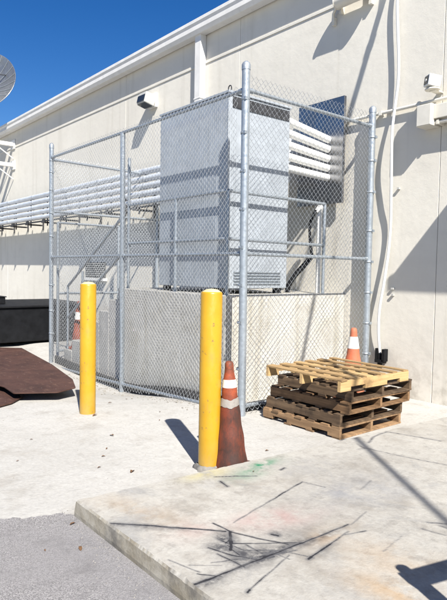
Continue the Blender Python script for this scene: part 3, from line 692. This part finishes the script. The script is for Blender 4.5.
# mirror the local frame: stringers run away from the camera
t.scale = (-1, 1, 1); t.rotation_euler = (rad(.6), rad(.5), rad(90)); t.location = (-3.285, 4.09, H*4+.006)
t.rotation_euler = (rad(.4), rad(.5), rad(90.5))

# ------------------------------------------------------------------ steel plates, dumpster
def rounded(pts, r):
    o = []; n = len(pts)
    for i in range(n):
        p, q, e = Vector(pts[i-1]), Vector(pts[i]), Vector(pts[(i+1)%n]); d1 = (p-q); d2 = (e-q); k = min(r, d1.length*.45, d2.length*.45)
        a = q+d1.normalized()*k; c = q+d2.normalized()*k
        for t in np.linspace(0, 1, 7): o.append(tuple(a*(1-t)**2+q*2*t*(1-t)+c*t*t))
    return o
def plate(name, pts, z0, z1, label, r=.02):
    pts = rounded(pts, r); b = MB(); b.prism(pts, 0, z1-z0); o = b.build(name, RUST, None, .003); o.location.z = z0; return tag(o, label, 'steel plate', 'rusty steel plates on the concrete')
plate('steel_plate', [(-10.25,3.72),(-12.0,1.9),(-9.6,1.2),(-7.9,2.6),(-7.9,3.2),(-8.35,3.47)], .075, .092, 'large flat rusty steel plate lying at the back by the fence post')
plate('steel_plate', [(-6.62,2.40),(-6.42,2.22),(-6.33,2.04),(-7.6,.6),(-9.2,1.0),(-7.5,2.52)], .012, .030, 'rusty steel plate at the left edge, under the corner of the upper plate')
o = plate('steel_plate', [(-8.2,3.42),(-6.91,3.17),(-6.41,2.98),(-6.28,2.70),(-6.52,2.27),(-6.94,2.30),(-9.6,1.78),(-9.3,2.7)], .098, .112, 'uppermost rusty steel plate with a clipped front corner and a black gap below', .03)
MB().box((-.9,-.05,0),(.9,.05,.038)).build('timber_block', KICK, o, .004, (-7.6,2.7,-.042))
dm = thing('dumpster', 'low black plastic dumpster standing against the sunlit wall at the left', 'dumpster', (-12.4,4.35,0))
b = MB(); vs = [(-1.0,-1.25,.05),(1.02,-1.25,.05),(1.02,1.25,.05),(-1.0,1.25,.05),(-1.08,-1.3,.74),(1.1,-1.3,.74),(1.1,1.3,.74),(-1.08,1.3,.74)]
b.add(vs, [(0,3,2,1),(4,5,6,7),(0,1,5,4),(1,2,6,5),(2,3,7,6),(3,0,4,7)]); b.build('bin_body', BLACK, dm, .02)
MB().box((-1.12,-1.34,.744),(1.14,1.34,.79)).build('lid', BLACK, dm, .012)
for x in (-.8,.8):
    for y in (-1.1,1.1): MB().tube([(x-.03,y,.05),(x+.03,y,.05)], .05, 14).build('castor', DARK, dm)
bx = thing('storage_crate', 'black crate sitting on the dumpster lid at the left edge', 'crate', (-12.5,3.62,.792))
MB().box((-.55,-.3,0),(.55,.38,.13)).build('crate_body', BLACK, bx, .01); MB().box((-.57,-.32,.131),(.57,.40,.15)).build('crate_lid', BLACK, bx, .006)

# ------------------------------------------------------------------ litter on the ground
def leaf(sz, seed):
    r = random.Random(seed); b = MB(); n = 9; top = []; 
    for i in range(n):
        u = i/(n-1); w = sz*.32*math.sin(math.pi*u)**.8+.001; zz = .004+sz*.16*math.sin(u*3+r.random()); x = (u-.5)*sz*2*.75
        top += [(x,-w,zz+w*.4),(x,0,zz),(x,w,zz+w*.5)]
    fs = [(i*3+k,(i+1)*3+k,(i+1)*3+k+1,i*3+k+1) for i in range(n-1) for k in (0,1)]
    b.add(top, fs, True); return b
lv = [(-4.69,2.54,.05),(-4.20,2.20,.03),(-4.37,2.32,.025),(-3.98,2.05,.03),(-3.75,2.21,.055),(-3.17,1.46,.05),(-2.86,1.36,.05),(-2.96,1.20,.02),(-3.51,3.40,.03),(-5.92,3.18,.04),(-5.67,2.86,.03),(-5.45,2.75,.06),(-4.9,3.2,.02),(-6.1,3.5,.03),(-2.97,2.75,.02),(-5.2,3.4,.03),(-4.5,1.6,.02),(-5.0,1.9,.025),(-3.6,3.1,.02)]
for i, (x, y, s) in enumerate(lv):
    b = leaf(s*(.55 if (x > -3.4 and y < 1.5) else .75), i); zz = .005 if (x > -3.4 and y < 1.5) else (.111 if x > -3.1 and y > 1.55 else g(x, y)+.001)
    o = b.build('dry_leaf', LEAF); o.location = (x, y, zz); o.rotation_euler = (random.uniform(-.15,.15), random.uniform(-.15,.15), random.uniform(0,6.28))
    tag(o, 'small curled dry brown leaf lying on the paving', 'leaf', 'dry leaves scattered on the paving')
b = MB(); r = random.Random(5)
for i in range(420):
    if i < 180: x, y = r.uniform(-8.6,-4.7), 3.93-abs(r.gauss(0,.12))
    elif i < 300: x, y = r.uniform(-6.5,-3.3), r.uniform(1.4,3.9)
    else: x, y = r.uniform(-3.4,-1.6), 1.49-abs(r.gauss(0,.10))
    zz = .004 if i >= 300 else g(x, y); s = r.uniform(.004,.013)*(1.3 if i < 180 else .4)
    m_ = Matrix.Translation((x,y,zz+s*.4)) @ Matrix.Rotation(r.uniform(0,6),4,'Z') @ Matrix.Rotation(r.uniform(0,6),4,'X')
    b.add([m_ @ Vector((s*r.uniform(.6,1.2)*a, s*r.uniform(.6,1.2)*c, s*r.uniform(.5,1)*e)) for a, c, e in ((1,0,0),(-1,0,0),(0,1,0),(0,-1,0),(0,0,1),(0,0,-1))], [(0,2,4),(2,1,4),(1,3,4),(3,0,4),(2,0,5),(1,2,5),(3,1,5),(0,3,5)])
tag(b.build('concrete_crumbs', CHIP), 'loose concrete crumbs and grit along the fence foot and slab edge', 'grit', kind='stuff')

# ------------------------------------------------------------------ what stands just outside the frame and casts the shadows seen
cn = thing('door_canopy', 'flat cream canopy projecting from the wall right of the junction box', 'canopy', (-2.42,W,3.35))
MB().prism([(-.25,-.003),(0,-.80),(3.0,-.80),(3.0,-.003)],0,.10).build('canopy_slab', CREAM, cn, .01)
MB().box((0,-.83,-.03),(3.0,-.802,.13)).build('fascia', WHITE, cn, .004)
gd = thing('guard_rail', 'grey steel guard rail standing on the slab right of the view', 'guard rail', (-.60,2.03,.11))
MB().box((-.035,-.035,0),(.035,.035,.92)).build('guard_post', GALV, gd, .006)
m = Matrix.Rotation(rad(-14),4,'Z'); MB().box((-.03,-.05,.83),(.03,1.3,.92), m).build('guard_beam', GALV, gd, .006)
MB().lathe([(.035,0),(.035,.03),(.01,.04)], 12, Matrix.Translation((0,0,.94))).build('post_cap', GALV, gd)
MB().box((-.03,1.14,0),(.03,1.24,.825), m).build('guard_post', GALV, gd, .006)
cb = thing('overhead_cable', 'overhead service cable running from the eave to the timber pole', 'cable', (0,0,0))
A = Vector((-4.31,W-.02,5.62)); gdir = Vector((1.49,-1.02,0)); B = A+gdir*10
MB().tube([A, A+gdir*.415, A+gdir*3, B], .026, 8).build('cable_run', BLACK, cb)
MB().tube([A+Vector((-.16,0,.14)), A+gdir*.30+Vector((0,0,.02))], .008, 6).build('tail_wire', BLACK, cb)
MB().tube([A+gdir*.37, A+gdir*.40, A+gdir*.46, A+gdir*.49], [.018,.032,.032,.018], 10).build('splice', BLACK, cb)
MB().box((-4.42,W-.05,5.60),(-4.28,W-.002,5.70)).build('anchor', GALV, cb)
b = MB(); b.tube([(B.x+.1,B.y-.1,-.4),(B.x+.1,B.y-.1,7.2)], [.16,.11], 16); o = b.build('utility_pole', POLE); tag(o, 'tall round timber pole carrying the overhead cable', 'pole')

# ------------------------------------------------------------------ camera, light, view
sc = bpy.context.scene
yaw, pitch, roll, fpx = rad(50.6), rad(-2.93), rad(1.02), 572.
fw = Vector((-math.sin(yaw)*math.cos(pitch), math.cos(yaw)*math.cos(pitch), math.sin(pitch)))
rt = Vector((math.cos(yaw), math.sin(yaw), 0)); up = rt.cross(fw)
r2 = rt*math.cos(roll)+up*math.sin(roll); u2 = up*math.cos(roll)-rt*math.sin(roll)
cam = bpy.data.cameras.new('camera'); co = bpy.data.objects.new('camera', cam); C.objects.link(co)
mt = Matrix((r2, u2, -fw)).transposed().to_4x4(); mt.translation = (0,0,1.55); co.matrix_world = mt
cam.sensor_fit = 'VERTICAL'; cam.sensor_height = 24; cam.lens = 24*fpx/600; cam.clip_start = .05; cam.clip_end = 2000
sc.camera = co
w = bpy.data.worlds.new('World'); sc.world = w; w.use_nodes = True; nt = w.node_tree
sky = nt.nodes.new('ShaderNodeTexSky'); sky.sky_type = 'NISHITA'; sky.sun_disc = False
sky.sun_elevation = math.asin(SUN.z); sky.sun_rotation = math.atan2(SUN.x, SUN.y); sky.air_density = 1.0; sky.dust_density = .1; sky.ozone_density = 3.0; sky.altitude = 200
bg = nt.nodes['Background']; hs = nt.nodes.new('ShaderNodeHueSaturation'); hs.inputs['Saturation'].default_value = 1.38; hs.inputs['Hue'].default_value = .512; hs.inputs['Value'].default_value = 1.0
nt.links.new(sky.outputs[0], hs.inputs['Color']); nt.links.new(hs.outputs[0], bg.inputs[0]); bg.inputs[1].default_value = .054
sd = bpy.data.lights.new('sun', 'SUN'); sd.energy = 5.0; sd.angle = rad(.53); sd.color = (1,.955,.88)
so = bpy.data.objects.new('sun', sd); C.objects.link(so); so.rotation_euler = SUN.to_track_quat('Z', 'Y').to_euler(); so.location = (20,-10,25)
vs_ = sc.view_settings; vs_.view_transform = 'Standard'; vs_.look = 'None'; vs_.gamma = 1; vs_.exposure = 1.10; vs_.use_curve_mapping = False
sc.cycles.max_bounces = 6; sc.cycles.use_denoising = True
